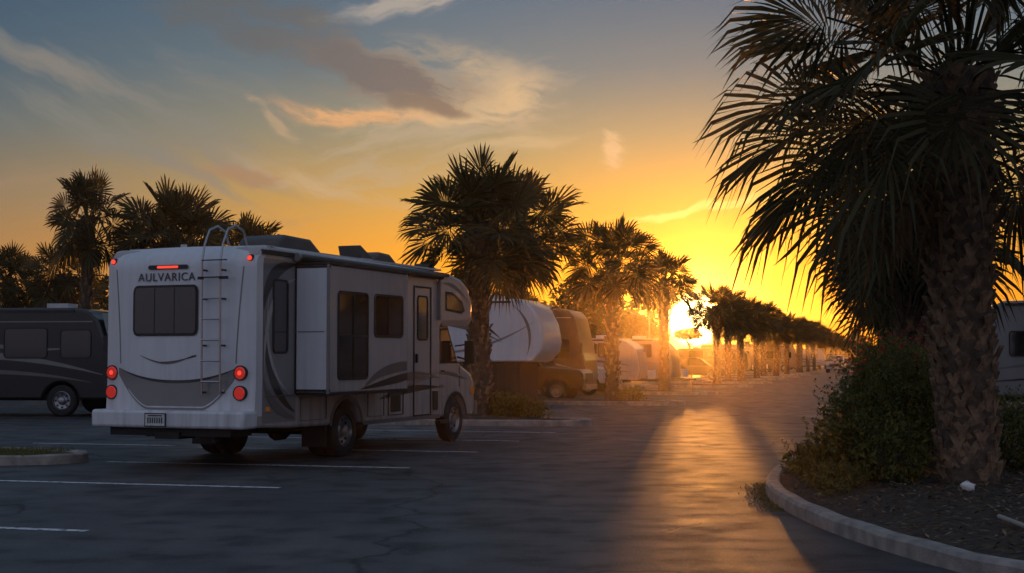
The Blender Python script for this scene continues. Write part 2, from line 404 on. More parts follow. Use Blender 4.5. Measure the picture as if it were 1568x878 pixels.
    b.rwin(XS+.002,2.46,3.38,1.88,2.48,.05,.035); b.box(XS+.012,XS+.022,2.9,2.92,1.9,2.46,'trim')
    X2=XS+.004
    crescent(b,(2.1,1.07),(2.6,1.38),(3.58,1.40),.14,'taupe',X2,taper=0)
    crescent(b,(2.0,1.06),(2.9,1.16),(3.58,1.24),.11,'dark',X2+.003,taper=0)
    b.build('slide_out_details',P)
    b=B()
    def shroud(x0,x1,y0,y1,z0,h):
        b.prof([(y0,z0),(y0+.05,z0+h*.75),(y0+.22,z0+h),(y1-.35,z0+h*.95),(y1-.05,z0+h*.45),(y1,z0)][::-1],x0,x1,'acgrey')
    shroud(-.38,.38,2.0,3.35,3.12,.33); shroud(-.38,.38,5.2,6.15,3.1,.30)
    b.build('air_conditioners',P,bevel=.05,seg=3,smooth=True)
    b=B(); b.box(.3,.7,4.1,4.5,3.1,3.2,'roof'); b.prof([(4.1,3.2),(4.02,3.40),(4.06,3.41),(4.5,3.22)][::-1],.3,.7,'acgrey')
    b.box(-.9,-.55,4.3,4.8,3.1,3.22,'acgrey'); b.cyl((.95,5.9,3.08),(.95,5.9,3.2),.12,'acgrey',16); b.cyl((-.8,1.2,3.1),(-.8,1.2,3.25),.05,'roof',10)
    b.box(1.0,1.1,6.0,6.1,3.05,3.16,'trim'); b.cyl((.9,6.3,3.05),(.9,6.55,3.16),.02,'trim')
    b.build('roof_vents',P)
    b=B(); C=1.10
    cp=[(6.0,.48),(6.0,2.14),(6.72,2.14),(7.13,1.48),(7.3,1.40),(7.75,1.25),(7.88,1.10),(7.93,.95),(7.93,.62),(7.9,.46)]+arch(7.02,.46,.46,10)
    b.prof(cp[::-1],-C,C,'side'); b.build('cab',P,bevel=.05,seg=3,smooth=True)
    b=B(); XC=C+.004
    b.poly([(XC,6.38,1.47),(XC,6.38,2.02),(XC,6.66,2.04),(XC,7.06,1.47)][::-1],'glass')
    b.poly([(XC-.002,6.34,1.43),(XC-.002,6.34,2.06),(XC-.002,6.69,2.08),(XC-.002,7.14,1.43)][::-1],'trim')
    b.poly([(-C+.07,7.125,1.515),(C-.07,7.125,1.515),(C-.12,6.765,2.10),(-C+.12,6.765,2.10)],'glass')
    for y in(6.28,7.2): b.box(XC-.002,XC+.004,y,y+.012,.62 if y<7 else 1.0,1.43,'trim')
    b.box(XC,XC+.02,6.4,6.52,1.28,1.31,'trim'); b.box(XC-.002,XC+.006,6.05,6.5,1.0,1.05,'taupe')
    crescent(b,(6.05,1.25),(6.6,1.32),(7.6,1.12),.07,'taupe',XC+.002)
    ar=arch(7.02,.46,.46,16); ar2=arch(7.02,.52,.46,16); n=len(ar)
    b.add([(XC+.012,y,z) for y,z in ar]+[(XC+.012,y,z) for y,z in ar2],[(i,i+1,n+i+1,n+i) for i in range(n-1)],'trim')
    b.box(-C-.02,C+.02,7.9,8.0,.48,.72,'chrome'); b.box(-.7,.7,7.925,7.95,.75,1.08,'trim')
    for sx in(-1,1):
        b.box(sx*.9-.16,sx*.9+.16,7.9,7.95,.82,1.08,'head'); b.box(sx*(C+.005)-.012,sx*(C+.005)+.012,7.72,7.86,.85,1.0,'amber')
    b.box(C,C+.1,6.15,6.55,.36,.42,'trim')
    b.build('cab_details',P)
    b=B()
    for sx in(-1,1):
        b.box(sx*1.34-.09,sx*1.34+.09,7.1,7.18,1.42,1.85,'trim'); b.tube([(sx*1.1,7.1,1.55),(sx*1.28,7.14,1.5)],.02,'trim')
        b.tube([(sx*1.1,7.0,1.75),(sx*1.28,7.14,1.78)],.015,'trim')
    b.build('door_mirrors',P,bevel=.03,smooth=True)
    b=B()
    b.wheel((1.12,2.6,.4)); b.wheel((.84,2.6,.4)); b.wheel((-1.12,2.6,.4),sgn=-1); b.wheel((-.84,2.6,.4),sgn=-1)
    b.wheel((.98,7.02,.4)); b.wheel((-.98,7.02,.4),sgn=-1)
    b.build('wheels',P,smooth=True)
    b=B()
    b.box(-.5,-.4,-.1,7.6,.42,.6,'under'); b.box(.4,.5,-.1,7.6,.42,.6,'under'); b.cyl((-1,2.6,.4),(1,2.6,.4),.07,'under'); b.cyl((0,2.6,.4),(.0,2.75,.4),.18,'under')
    b.box(-1.15,1.15,.15,6.0,.54,.60,'under'); b.cyl((.7,-.02,.42),(.7,-.2,.38),.035,'under'); b.cyl((-.95,.6,.48),(.3,.6,.48),.09,'under')
    b.box(.78,1.2,2.05,2.07,.18,.55,'black'); b.box(-1.2,-.78,2.05,2.07,.18,.55,'black')
    b.build('chassis',P)
main_rv()

# ================================================================ OTHER VEHICLES
HD=rad(-105)
def coach(name,loc,rot,kind,body,sw1='taupe',sw2='dark',L=9.5,h=3.2):
    P=empty(name,loc,rot); W=1.25; b=B()
    if kind=='fifth':
        pr=[(-.05,1.75),(.0,2.05),(-.10,2.6),(-.35,h-.22),(-.75,h),(-L+.15,h),(-L,h-.1),(-L,.6)]
        wy=[-L*.66,-L*.66-.95]
        for w in wy[::-1]: pr+=arch(w,.42,.6)[::-1]
        pr+=[(-3.0,.6),(-2.75,1.42),(-.35,1.42)]
    elif kind=='classA':
        pr=[(0,.45),(.06,1.1),(-.02,1.6),(-.35,h-.35),(-.6,h-.08),(-1.0,h),(-L+.15,h),(-L,h-.1),(-L,.5)]
        wy=[-L*.72,-1.35]
        for w in wy: pr+=arch(w,.5,.45)[::-1]
    else:
        pr=[(-.1,.55),(0,1.0),(-.12,1.9),(-.5,h-.2),(-.95,h),(-L+.15,h),(-L,h-.1),(-L,.55)]
        wy=[-L*.55-.45,-L*.55+.45]
        for w in wy: pr+=arch(w,.4,.55)[::-1]
    b.prof(pr,-W,W,body)
    b.build('body',P,bevel=.06,seg=3,smooth=True)
    b=B()
    for sx in(-1,1):
        X=sx*(W+.004)
        cres=lambda c0,c1,c2,w,k,x:crescent(b,c0,c1,c2,w,k,x)
        if kind=='fifth':
            cres((-3.6,3.0),(-2.2,2.95),(-1.3,2.1),.14,sw1,X); cres((-3.8,2.6),(-2.4,2.6),(-1.25,2.0),.10,sw2,X+sx*.003)
            cres((-3.9,1.7),(-2.0,1.55),(-.3,2.6),.08,'greyp',X+sx*.002); cres((-.9,3.1),(-.2,2.5),(-.5,1.6),.09,'taupe',X+sx*.004)
            b.rwin(X,-4.6,-3.9,2.0,2.6,.06,sgn=sx); b.rwin(X,-6.4,-5.3,1.6,2.5,.06,sgn=sx)
            b.box(X-.01,X+.01,-L+.1,-3.0,1.0,1.03,sw1)
        elif kind=='classA':
            cres((-8.,1.0),(-4.5,2.2),(-.2,1.1),.20,sw1,X); cres((-7.5,.8),(-3.8,1.5),(-.5,.9),.12,sw2,X+sx*.003); cres((-5.5,2.4),(-3,1.6),(-1.0,1.8),.1,sw1,X+sx*.004)
            b.rwin(X,-1.35,-.55,1.55,2.25,.08,sgn=sx); b.rwin(X,-2.9,-1.75,1.55,2.3,.08,sgn=sx); b.rwin(X,-4.6,-3.6,1.6,2.3,.06,sgn=sx); b.rwin(X,-6.6,-5.4,1.6,2.3,.06,sgn=sx)
            b.box(X-.01,X+.012,-L+.2,-.5,h-.38,h-.35,sw1)
            b.box(sx*1.35-.06,sx*1.35+.06,-.12,-.02,1.7,2.1,'trim'); b.cyl((sx*1.2,-.1,2.15),(sx*1.35,-.07,2.08),.02,'trim')
        else:
            cres((-L+.4,1.0),(-L*.5,1.8),(-.4,1.2),.16,sw1,X); cres((-L+.8,.8),(-L*.5,1.3),(-.4,.9),.1,sw2,X+sx*.003)
            b.rwin(X,-1.9,-1.1,1.6,2.2,.06,sgn=sx); b.rwin(X,-L+1.0,-L+2.2,1.5,2.2,.06,sgn=sx); b.rwin(X,-L*.5-.4,-L*.5+.3,1.7,2.2,.06,sgn=sx)
            b.box(X-.01,X+.012,-3.2,-3.17,.75,2.5,'trim');b.box(X-.01,X+.012,-2.5,-2.47,.75,2.5,'trim');b.box(X-.0105,X+.0125,-3.2,-2.47,2.5,2.53,'trim')
        b.box(sx*(W+.02)-.02,sx*(W+.02)+.02,-L+.2,-1.0,h-.12,h-.06,'trim')
    if kind=='classA':
        b.poly([(-1.1,.03,1.45),(1.1,.03,1.45),(1.05,-.33,2.72),(-1.05,-.33,2.72)],'glass')
        b.box(-.6,.6,.05,.09,.7,1.0,'trim')
        for sx in(-1,1): b.box(sx*.95-.15,sx*.95+.15,.05,.1,.75,.95,'head')
    if kind=='fifth':
        b.box(-.25,.25,-1.4,-.9,1.15,1.42,'under')
        for sx in(-1,1): b.box(sx*.8-.05,sx*.8+.05,-2.6,-2.5,.0,1.42,'under')
        b.box(-.9,.9,-2.62,-2.48,.95,1.1,'under'); b.box(-1.1,1.1,-L+.2,-3.0,.45,.62,'under')
        b.box(-1.12,1.12,-2.9,-.75,.04,1.40,'under')
        for i in range(8): b.box(-1.14,1.14,-2.85+i*.28,-2.82+i*.28,.05,1.39,'trim')
    if kind=='trailer':
        b.tube([(-.5,-.3,.55),(0,.9,.5),(.5,-.3,.55)],.05,'under'); b.cyl((0,.7,0),(0,.7,.9),.04,'under'); b.cyl((-.2,.35,.6),(-.2,.35,1.0),.15,'white',12); b.cyl((.2,.35,.6),(.2,.35,1.0),.15,'white',12)
    b.box(-.4,.4,-L*.5,-L*.5+.9,h,h+.28,'acgrey'); b.box(-.3,.3,-2.2,-1.6,h,h+.15,'roof'); b.box(-.3,.3,-L+1.2,-L+1.7,h,h+.12,'acgrey')
    b.box(-1.1,1.1,-L+.1,-.8 if kind!='fifth' else -3.1,.42,.6,'under')
    for w in wy:
        for sx in(-1,1): b.wheel((sx*1.08,w,.38 if kind!='classA' else .42),r=.38 if kind!='classA' else .42,sgn=sx)
    b.build('details',P,smooth=True,angle=30)
    return P
def pickup(name,loc,rot,body):
    P=empty(name,loc,rot); b=B()
    pr=[(0,.5),(.02,.95),(-.15,1.12),(-1.25,1.2),(-1.35,1.22),(-5.5,1.22),(-5.55,.6)]+arch(-4.4,.48,.5)[::-1]+arch(-.98,.48,.5)[::-1]
    b.prof(pr,-.98,.98,body); b.prof([(-1.3,1.2),(-1.95,1.82),(-2.2,1.88),(-3.3,1.88),(-3.55,1.7),(-3.65,1.2)],-.86,.86,body); b.build('body',P,bevel=.06,seg=3,smooth=True)
    b=B()
    for sx in(-1,1):
        X=sx*.868; b.poly([(X,-1.55,1.25),(X,-2.02,1.78),(X,-2.5,1.80),(X,-2.5,1.25)],'glass'); b.poly([(X,-2.58,1.25),(X,-2.58,1.80),(X,-3.25,1.78),(X,-3.5,1.25)],'glass')
        for w in(-.98,-4.4): b.wheel((sx*.88,w,.38),r=.38,sgn=sx)
        b.box(sx*.8-.15,sx*.8+.15,-.02,.04,.8,1.0,'head'); b.box(sx*1.08-.1,sx*1.08+.1,-1.75,-1.65,1.2,1.4,'trim')
        b.box(sx*.985-.004,sx*.985+.004,-2.55,-2.54,.6,1.2,'trim')
    b.poly([(-.78,-1.36,1.27),(.78,-1.36,1.27),(.70,-1.93,1.815),(-.70,-1.93,1.815)],'glass'); b.box(-.6,.6,.0,.04,.68,1.0,'trim'); b.box(-.95,.95,-.03,.1,.42,.6,'chrome')
    b.build('details',P,smooth=True); return P
def car(name,loc,rot,body):
    P=empty(name,loc,rot); b=B()
    pr=[(0,.35),(.02,.65),(-.2,.85),(-1.1,.98),(-4.3,1.0),(-4.6,.9),(-4.62,.35)]+arch(-3.7,.38,.35,zc=.33)[::-1]+arch(-.85,.38,.35,zc=.33)[::-1]
    b.prof(pr,-.9,.9,body); b.prof([(-1.05,.97),(-1.75,1.5),(-2.1,1.6),(-3.6,1.58),(-4.2,1.0)],-.78,.78,body); b.build('body',P,bevel=.07,seg=3,smooth=True)
    b=B()
    for sx in(-1,1):
        X=sx*.786; b.poly([(X,-1.35,1.02),(X,-1.85,1.47),(X,-2.5,1.52),(X,-2.5,1.02)],'glass'); b.poly([(X,-2.58,1.02),(X,-2.58,1.52),(X,-3.5,1.5),(X,-3.95,1.02)],'glass')
        for w in(-.85,-3.7): b.wheel((sx*.82,w,.33),r=.33,sgn=sx,w=.2)
        b.box(sx*.7-.14,sx*.7+.14,-.02,.03,.6,.75,'head'); b.box(sx*.7-.14,sx*.7+.14,-4.64,-4.61,.7,.85,'red')
    b.poly([(-.7,-1.12,1.03),(.7,-1.12,1.03),(.62,-1.72,1.49),(-.62,-1.72,1.49)],'glass'); b.poly([(.62,-3.72,1.52),(-.62,-3.72,1.52),(-.7,-4.15,1.06),(.7,-4.15,1.06)][::-1],'glass')
    b.build('details',P,smooth=True); return P

coach('motorhome',(-10.3,38.3,0),rad(-97),'classA','navy','greyp','taupe',L=10,h=2.85)
coach('fifth_wheel_trailer',(1.25,43.4,0),HD,'fifth','white','dark','taupe',L=10,h=3.3)
coach('motorhome',(3.05,55.5,0),HD,'classA','brown','side','taupe',L=9.5,h=3.45)
pickup('pickup_truck',(4.35,59.6,0),HD,'white')
pickup('pickup_truck',(2.75,50.9,0),HD,'navy')
coach('travel_trailer',(6.1,65.8,0),HD,'trailer','side','taupe','dark',L=7.5,h=2.45)
coach('travel_trailer',(8.2,70.6,0),HD,'trailer','greyp','taupe','brown',L=7.5,h=2.5)
coach('travel_trailer',(2.5,79,0),HD,'trailer','side','brown','taupe',L=8,h=2.9)
coach('fifth_wheel_trailer',(4.0,92,0),HD,'fifth','side','brown','taupe',L=9,h=3.3)
pickup('pickup_truck',(10.2,92,0),HD,'brown')
car('parked_car',(15.2,101,0),HD,'navy')
coach('travel_trailer',(20.2,121,0),HD,'trailer','brown','taupe','dark',L=6,h=2.4)
coach('travel_trailer',(23.2,132,0),HD,'trailer','taupe','greyp','dark',L=6,h=2.5)
coach('motorhome',(27.5,146,0),HD,'classA','brown','taupe','dark',L=8,h=3.0)
coach('motorhome',(33,165,0),HD,'classA','taupe','greyp','dark',L=8,h=3.0)
pickup('pickup_truck',(34.5,152,0),rad(165),'silver')
car('parked_car',(38,162,0),rad(165),'navy')
car('parked_car',(42.5,166,0),rad(150),'dark')
coach('travel_trailer',(43,195,0),HD,'trailer','side','taupe','dark',L=8,h=2.9)
coach('travel_trailer',(12.4,38.0,0),rad(60),'trailer','greyp','taupe','dark',L=8,h=3.0)
coach('motorhome',(-15,60,0),HD,'classA','side','taupe','dark',L=9,h=3.1)

# ================================================================ GROUND
d=Vector((.259,.966,0)); q=Vector((-.966,.259,0))
b=B(); b.box(-2500,2500,-2500,2500,-.6,-.012,'grass'); b.build('ground')
b=B(); b.poly([(-90,-25,0),(160,-25,0),(200,420,0),(-90,420,0)],'asphalt'); b.build('parking_lot_asphalt')
b=B()
def pline(e,l,w=.12,off=0):
    e=Vector((e[0],e[1],.004))+q*off; s=d*w*.5
    b.poly([e-s,e+s,e+s+q*l,e-s+q*l][::-1],'paint')
pline((-3.75,12.63),5.2); pline((-2.73,16.82),6.0); pline((-1.43,19.85),4.7); pline((-.55,23.2),5.0); pline((-5.9,24.95),2.8); pline((.13,26.3),5.5)
pline((.9,29.3),5.5)
for k in range(2): pline((.7+k*3.2*.268,37.0+k*4.2),5.0)
for i in range(12):
    y=51.5+i*4.3; pline((-.71+.268*(y-33.8)+.9,y),5)
b.build('parking_line_markings')

def kerb(name,path,closed=False,w=.16,h=.14,parent=None):
    b=B(); n=len(path); pts=[Vector((*p,0)) for p in path]; vs=[]
    cs=[(-w/2,-.02),(-w/2,h-.03),(-w/2+.03,h),(w/2-.02,h),(w/2,h-.02),(w/2,-.02)]
    for i,p in enumerate(pts):
        a=pts[(i-1)%n] if (closed or i>0) else p; c=pts[(i+1)%n] if (closed or i<n-1) else p
        t=(c-a).normalized(); nn=Vector((t.y,-t.x,0))
        for o,z in cs: vs.append(p+nn*o+Vector((0,0,z+.006*math.sin(i*1.7))))
    m=len(cs); fs=[]
    for i in range(n if closed else n-1):
        j=(i+1)%n
        for k in range(m-1): fs.append((i*m+k,i*m+k+1,j*m+k+1,j*m+k))
    b.add(vs,fs,'concrete'); return b.build(name,parent,smooth=True,angle=40)
def catmull(P,n=6):
    out=[]
    for i in range(len(P)-1):
        p0=P[max(0,i-1)];p1=P[i];p2=P[i+1];p3=P[min(len(P)-1,i+2)]
        for k in range(n):
            t=k/n
            out.append(tuple(.5*((2*p1[a])+(-p0[a]+p2[a])*t+(2*p0[a]-5*p1[a]+4*p2[a]-p3[a])*t*t+(-p0[a]+3*p1[a]-3*p2[a]+p3[a])*t**3) for a in(0,1)))
    out.append(P[-1]); return out
rp=catmull([(6.5,6.9),(4.4,8.3),(3.45,9.7),(3.0,11.5),(2.82,13.5),(2.88,15.6),(3.25,17.6),(4.0,20.3),(5.0,23.6),(7.6,33.2),(12.0,50),(20.0,80),(34,132),(55,210)],6)
kerb('kerb',rp)
b=B(); vs=[];NB=8
for i,(x,y) in enumerate(rp):
    for k in range(NB+1):
        t=k/NB; ww=4.8 
        xx=x+.06+t*ww*.966; yy=y-t*ww*.259+0
        z=.10+.10*math.sin(math.pi*t)+.03*mnoise.noise(Vector((xx*2,yy*2,0)))
        vs.append((xx,yy,z))
fs=[]
for i in range(len(rp)-1):
    for k in range(NB):
        a=i*(NB+1)+k; fs.append((a,a+1,a+NB+2,a+NB+1))
b.add(vs,fs,'mulch'); b.build('planting_bed_soil',smooth=True,angle=180)
def island(tip,L,w,fill,name='traffic_island'):
    P=empty(name,(0,0,0),0)
    tip=Vector((*tip,0)); c=tip+q*(w*.9); path=[]
    for i in range(13):
        a=-math.pi/2+math.pi*i/12; path.append(c+d*math.sin(a)*w/2-q*math.cos(a)*w*.9)
    path.append(c+q*L+d*w/2)
    n2=[c+q*L+ (d*math.cos(math.pi*i/8)+q*math.sin(math.pi*i/8)*.8)*w/2 for i in range(1,8)]
    path+=n2; path.append(c+q*L-d*w/2)
    kerb('kerb_edge',[(p.x,p.y) for p in path],True,parent=P)
    b=B(); cc=c+q*L*.5; vs=[(cc.x,cc.y,.2)]; m=len(path)
    for s in(.5,.97):
        for p in path: v=cc+(p-cc)*s; vs.append((v.x,v.y,.17 if s<.9 else .11))
    fs=[(0,1+i,1+(i+1)%m) for i in range(m)]+[(1+i,1+m+i,1+m+(i+1)%m,1+(i+1)%m) for i in range(m)]
    b.add(vs,fs,fill); b.build('soil',P)
island((1.75,32.6),5.5,1.9,'mulch')
island((5.6,46.6),6.5,1.9,'mulch')
for yy in(60,75,86.5,100,113,127,141): island((-.71+.268*(yy-33.8)+2.3,yy),5.5 if yy!=75 else 3.5,1.8,'mulch')
island((-6.35,20.9),5.5,1.7,'grass')

# ================================================================ PALMS
def palm_mesh(name,H,r0,r1,nf,pet,bl,nb,seed,boots=60,dead=8,up=78,low=-45,bw=1.0,flare=.35,dr=1.0,bs=1.0):
    rn=random.Random(seed); b=B()
    bend=(rn.uniform(-.12,.12),rn.uniform(-.12,.12))
    def axis(z): t=z/H; return Vector((bend[0]*math.sin(t*2.5),bend[1]*math.sin(t*2.2),z))
    nr=22; ns=16; vs=[];fs=[]
    for i in range(nr+1):
        t=i/nr; z=H*t; r=r0+(r1-r0)*t
        if t<.08: r*=1+flare*(1-t/.08)**1.5
        if t>.8: r*=1+.15*(t-.8)/.2
        c=axis(z)
        for k in range(ns):
            a=2*math.pi*k/ns; rr=r*(1+.07*mnoise.noise(Vector((math.cos(a)*2,math.sin(a)*2,z*4+seed))))
            vs.append((c.x+rr*math.cos(a),c.y+rr*math.sin(a),z-.1 if i==0 else z))
    for i in range(nr):
        for k in range(ns): fs.append((i*ns+k,i*ns+(k+1)%ns,(i+1)*ns+(k+1)%ns,(i+1)*ns+k))
    b.add(vs,fs,'bark')
    for i in range(boots):
        t=.02+.97*((i+.5)/boots); z=H*t; a=i*2.39996+rn.uniform(-.12,.12); r=(r0+(r1-r0)*t)*1.0
        if rn.random()<.2*(1-t): continue
        c=axis(z); o=Vector((math.cos(a),math.sin(a),0)); s=Vector((-math.sin(a),math.cos(a),0)); w=r*rn.uniform(.42,.55)*bs; l=rn.uniform(.2,.32)*(H*.08+.45)*bs
        out=rn.uniform(.05,.13)*(.7+t)
        p=c+o*r*.95
        for sg in(-1,1):
            A=p-s*w*sg*.8+Vector((0,0,-l*.35))
            Bp=p+s*w*.28*sg+o*out+Vector((0,0,l*.75))
            C2=p+s*w*.65*sg+o*out*.9+Vector((0,0,l*.6))
            D=p-s*w*.1*sg+o*.012+Vector((0,0,-l*.5))
            b.add([A,D,C2,Bp,A-o*.03,D-o*.03,C2-o*.05,Bp-o*.05],[(0,1,2,3),(7,6,5,4),(0,4,5,1),(1,5,6,2),(2,6,7,3),(3,7,4,0)],'boot')
    top=axis(H)
    def frond(az,el,pl,L,nbl,k,droop,fold):
        f=Vector((math.cos(az)*math.cos(el),math.sin(az)*math.cos(el),math.sin(el)))
        s=Vector((-math.sin(az),math.cos(az),0))
        base=top+Vector((math.cos(az)*r1*.5,math.sin(az)*r1*.5,rn.uniform(-.3,.15)))
        pts=[base]; dirv=f.copy(); nseg=4
        for i in range(nseg):
            pts.append(pts[-1]+dirv*pl/nseg); dirv=(dirv+Vector((0,0,-droop*.15))).normalized()
        for i in range(nseg):
            w=.026*(1-.1*i); a,c=pts[i],pts[i+1]
            b.add([a-s*w,a+s*w,c+s*w*.9,c-s*w*.9,a+Vector((0,0,-.02)),c+Vector((0,0,-.02))],[(0,1,2,3),(0,3,5,4),(1,4,5,2)],k)
        o=pts[-1]; f=dirv; roll=rn.uniform(-1.15,1.15)
        n=s.cross(f).normalized()
        if n.z<0: n=-n
        s2=(s*math.cos(roll)+n*math.sin(roll)).normalized(); n2=f.cross(s2)
        if n2.z<0: n2=-n2
        span=rad(rn.uniform(112,138))
        da=2*span/(nbl-1)
        for j in range(nbl):
            al=-span+da*j+rn.uniform(-.015,.015)
            sh=.22*L*max(0,math.cos(al*.75))**2
            oo=o+f*sh-Vector((0,0,1))*sh*.2*droop
            dv=(f*math.cos(al)+s2*math.sin(al)+n2*fold*abs(math.sin(al))).normalized()
            ll=L*(.66+.22*math.cos(al*.6))*rn.uniform(.9,1.06)
            g=Vector((0,0,-1)); dd=droop*dr
            m1=oo+dv*ll*.5+g*.01*dd; m2=oo+dv*ll*.8+g*ll*.045*dd*rn.uniform(.5,1.4); tp=oo+dv*ll*1.02+g*ll*.16*dd*rn.uniform(.3,1.7)
            sd=dv.cross(n2).normalized()
            w1=ll*.5*math.tan(da/2)*.97*bw+.003; w2=w1*.6
            zz=n2*(.014 if j%2 else -.014)
            b.add([oo,m1-sd*w1+zz,m1+sd*w1-zz,m2-sd*w2+zz,m2+sd*w2-zz,tp],[(0,2,1),(1,2,4,3),(3,4,5)],k)
    for i in range(nf):
        t=(i+.5)/nf; az=i*2.39996+rn.uniform(-.25,.25)
        el=rad(up+(low-up)*t**.85+rn.uniform(-9,9))
        frond(az,el,pet*rn.uniform(.7,1.15)*(.7+.3*min(1,t*2.2)),bl*rn.uniform(.85,1.1),nb,'frond',.4+t*.9,rn.uniform(.02,.3))
    for i in range(dead):
        az=rn.uniform(0,6.28); frond(az,rad(rn.uniform(-80,-50)),pet*.65,bl*.75,max(12,nb*2//3),'dead',1.0,-.5)
    return b.build(name)
def inst(src,loc,sc,rz):
    o=bpy.data.objects.new('palm_tree',src.data); S.collection.objects.link(o); o.location=(loc[0],loc[1],.0); o.scale=(sc[0],sc[0],sc[1]); o.rotation_euler=(0,0,rz); return o
hero=palm_mesh('palm_tree',4.55,.30,.32,60,1.75,1.25,42,3,boots=230,dead=5,up=86,low=-20,bw=.68,flare=.12,dr=1.6,bs=.85); hero.location=(4.93,15.4,.1)
h2=palm_mesh('palm_tree',4.0,.22,.21,40,1.15,1.1,34,11,boots=130,dead=10,up=80,low=-45,bw=.8,flare=.2,dr=1.3); h2.location=(6.45,22.8,.1)
A=palm_mesh('palm_tree',4.6,.25,.23,46,1.2,1.0,34,21,boots=150,dead=4,up=85,low=-36,bw=.9,bs=.8); A.location=(-.71,33.8,.12)
C=palm_mesh('palm_tree',4.7,.21,.2,38,1.0,.9,30,33,boots=110,dead=4,up=85,low=-38,bw=.92,bs=.85); C.location=(3.3,47,.12)
D_=palm_mesh('palm_tree',4.8,.21,.2,34,.95,.86,28,44,boots=90,dead=3,up=85,low=-38,bw=.92,bs=.85); D_.location=(6.45,60.2,.12)
row=lambda y:(-.71+.268*(y-33.8),y)
inst(C,(.25,47.6),(1.25,1.3),1.0)
k=0
for y in(76,87,94,103,113,122,132,143,154,166,180,195,211,228,246,266):
    src=(C,D_,A)[k%3]; k+=1
    s=R.uniform(.95,1.08); x=row(y)[0]+R.uniform(-.4,.4)
    if k==1: x=11.0
    inst(src,(x,y+R.uniform(-1.5,1.5)),(s,s*R.uniform(.93,1.0)*(.97 if src is A else 1)),R.uniform(0,6.28))
for i,y in enumerate((31,40,50,61,74,88,104,120,140,165,190)):
    s=R.uniform(.9,1.05); src=(C,h2,D_)[i%3]
    inst(src,(8.7+.268*(y-31)+R.uniform(-.2,.3),y),(s,s*(.92 if src!=h2 else 1.0)),R.uniform(0,6.28))
for x,y,sc,hz,src in((-13.8,46,.85,1.28,D_),(-11.1,46.5,1.15,1.22,C),(-9.3,50,1.05,1.1,D_),(-19.5,55,.95,.98,C),(-16.5,52,.85,.96,D_),(.2,72,.9,.85,C),(-12.2,49,.95,1.15,D_),(-22,70,1,.95,C),(-5,85,1,.95,D_),(-2,97,1,.95,A)):
    inst(src,(x,y),(sc,hz),R.uniform(0,6.28))

# ================================================================ SHRUBS / TREES
def leafmass(name,blobs,n,size,key,seed,extra=None,stems=True,long=1.6,trunk=None):
    rn=random.Random(seed); b=B(); tot=sum(bb[3]*bb[3]*bb[4] for bb in blobs)
    for (cx,cy,cz,r,h) in blobs:
        cnt=int(n*r*r*h/tot)
        for i in range(cnt):
            while True:
                v=Vector((rn.uniform(-1,1),rn.uniform(-1,1),rn.uniform(-1,1)))
                l=v.length
                if .1<l<1 and rn.random()<l**1.5: break
            w=1+.28*mnoise.noise(Vector((v.x*2.2+cx,v.y*2.2+cy,v.z*2.2+seed)))*2
            p=Vector((cx+v.x*r*w,cy+v.y*r*w,cz+v.z*h*w))
            if p.z<.05: continue
            a=Vector((rn.gauss(0,1),rn.gauss(0,1),rn.gauss(.5,1))).normalized(); c=a.orthogonal().normalized(); c=(Matrix.Rotation(rn.uniform(0,6.28),3,a)@c)
            e=a.cross(c); s=size*rn.uniform(.6,1.3)
            kk=key
            if extra and p.z>cz+h*.25 and rn.random()<extra[1]: kk=extra[0]
            b.add([p-c*s*.5*long,p+e*s*.35,p+c*s*.5*long,p-e*s*.35],[(0,1,2,3)],kk)
        if stems:
            for i in range(14):
                t=rn.uniform(0,6.28); rr=r*rn.uniform(.2,.8)
                b.cyl((cx+.1*math.cos(t),cy+.1*math.sin(t),0.05),(cx+rr*math.cos(t),cy+rr*math.sin(t),cz+h*rn.uniform(.2,.85)),.012,'twig',5,r1=.004,caps=False)
            for i in range(int(34*r)):
                t=rn.uniform(0,6.28); rr=r*rn.uniform(.3,.95); p0=Vector((cx+rr*math.cos(t),cy+rr*math.sin(t),cz+h*.5)); dr_=Vector((math.cos(t)*.4,math.sin(t)*.4,1)).normalized(); ln=h*rn.uniform(.45,.95)
                for j in range(16):
                    u=j/16; p=p0+dr_*ln*u; an=j*2.4; c=Vector((math.cos(an),math.sin(an),.7)).normalized(); e=Vector((-math.sin(an),math.cos(an),0)); s=size*1.1
                    b.add([p,p+c*s*.6+e*s*.25,p+c*s*1.2,p+c*s*.6-e*s*.25],[(0,1,2,3)],extra[0] if (extra and u>.75 and extra[1]>0) else key)
    if trunk:
        x,y,hh=trunk; b.cyl((x,y,0),(x,y,hh),.16,'bark',10,r1=.1)
        for t in(0,2.1,4.2): b.cyl((x,y,hh*.8),(x+.9*math.cos(t),y+.9*math.sin(t),hh*1.25),.07,'bark',6,r1=.03)
    return b.build(name)
leafmass('flowering_shrub',[(4.35,16.9,.78,.60,.66),(4.05,16.4,.58,.52,.54),(4.75,17.2,1.0,.55,.62),(3.72,16.2,.42,.42,.38),(4.15,15.6,.44,.40,.38)],14000,.048,'leaf',5,extra=('flower',.0))
leafmass('flowering_shrub',[(4.85,18.4,1.10,.62,.66),(5.5,18.9,.95,.6,.6)],9000,.048,'leaf',15,extra=('flower',.2))
leafmass('shrub',[(5.9,17.5,.55,.7,.5),(6.6,16.8,.5,.6,.45)],5000,.05,'leaf',17)
leafmass('ground_cover_plant',[(3.45,15.3,.22,.3,.18),(3.55,16.3,.25,.35,.22),(3.7,17.6,.25,.35,.22),(3.3,14.7,.16,.2,.12)],2600,.035,'blade',25,long=3)
leafmass('shrub',[(-.1,33.6,.35,.5,.32),(.45,33.4,.3,.4,.26)],2200,.06,'leaf',35)
leafmass('shrub',[(3.9,46.8,.3,.5,.26)],900,.06,'leaf',36)
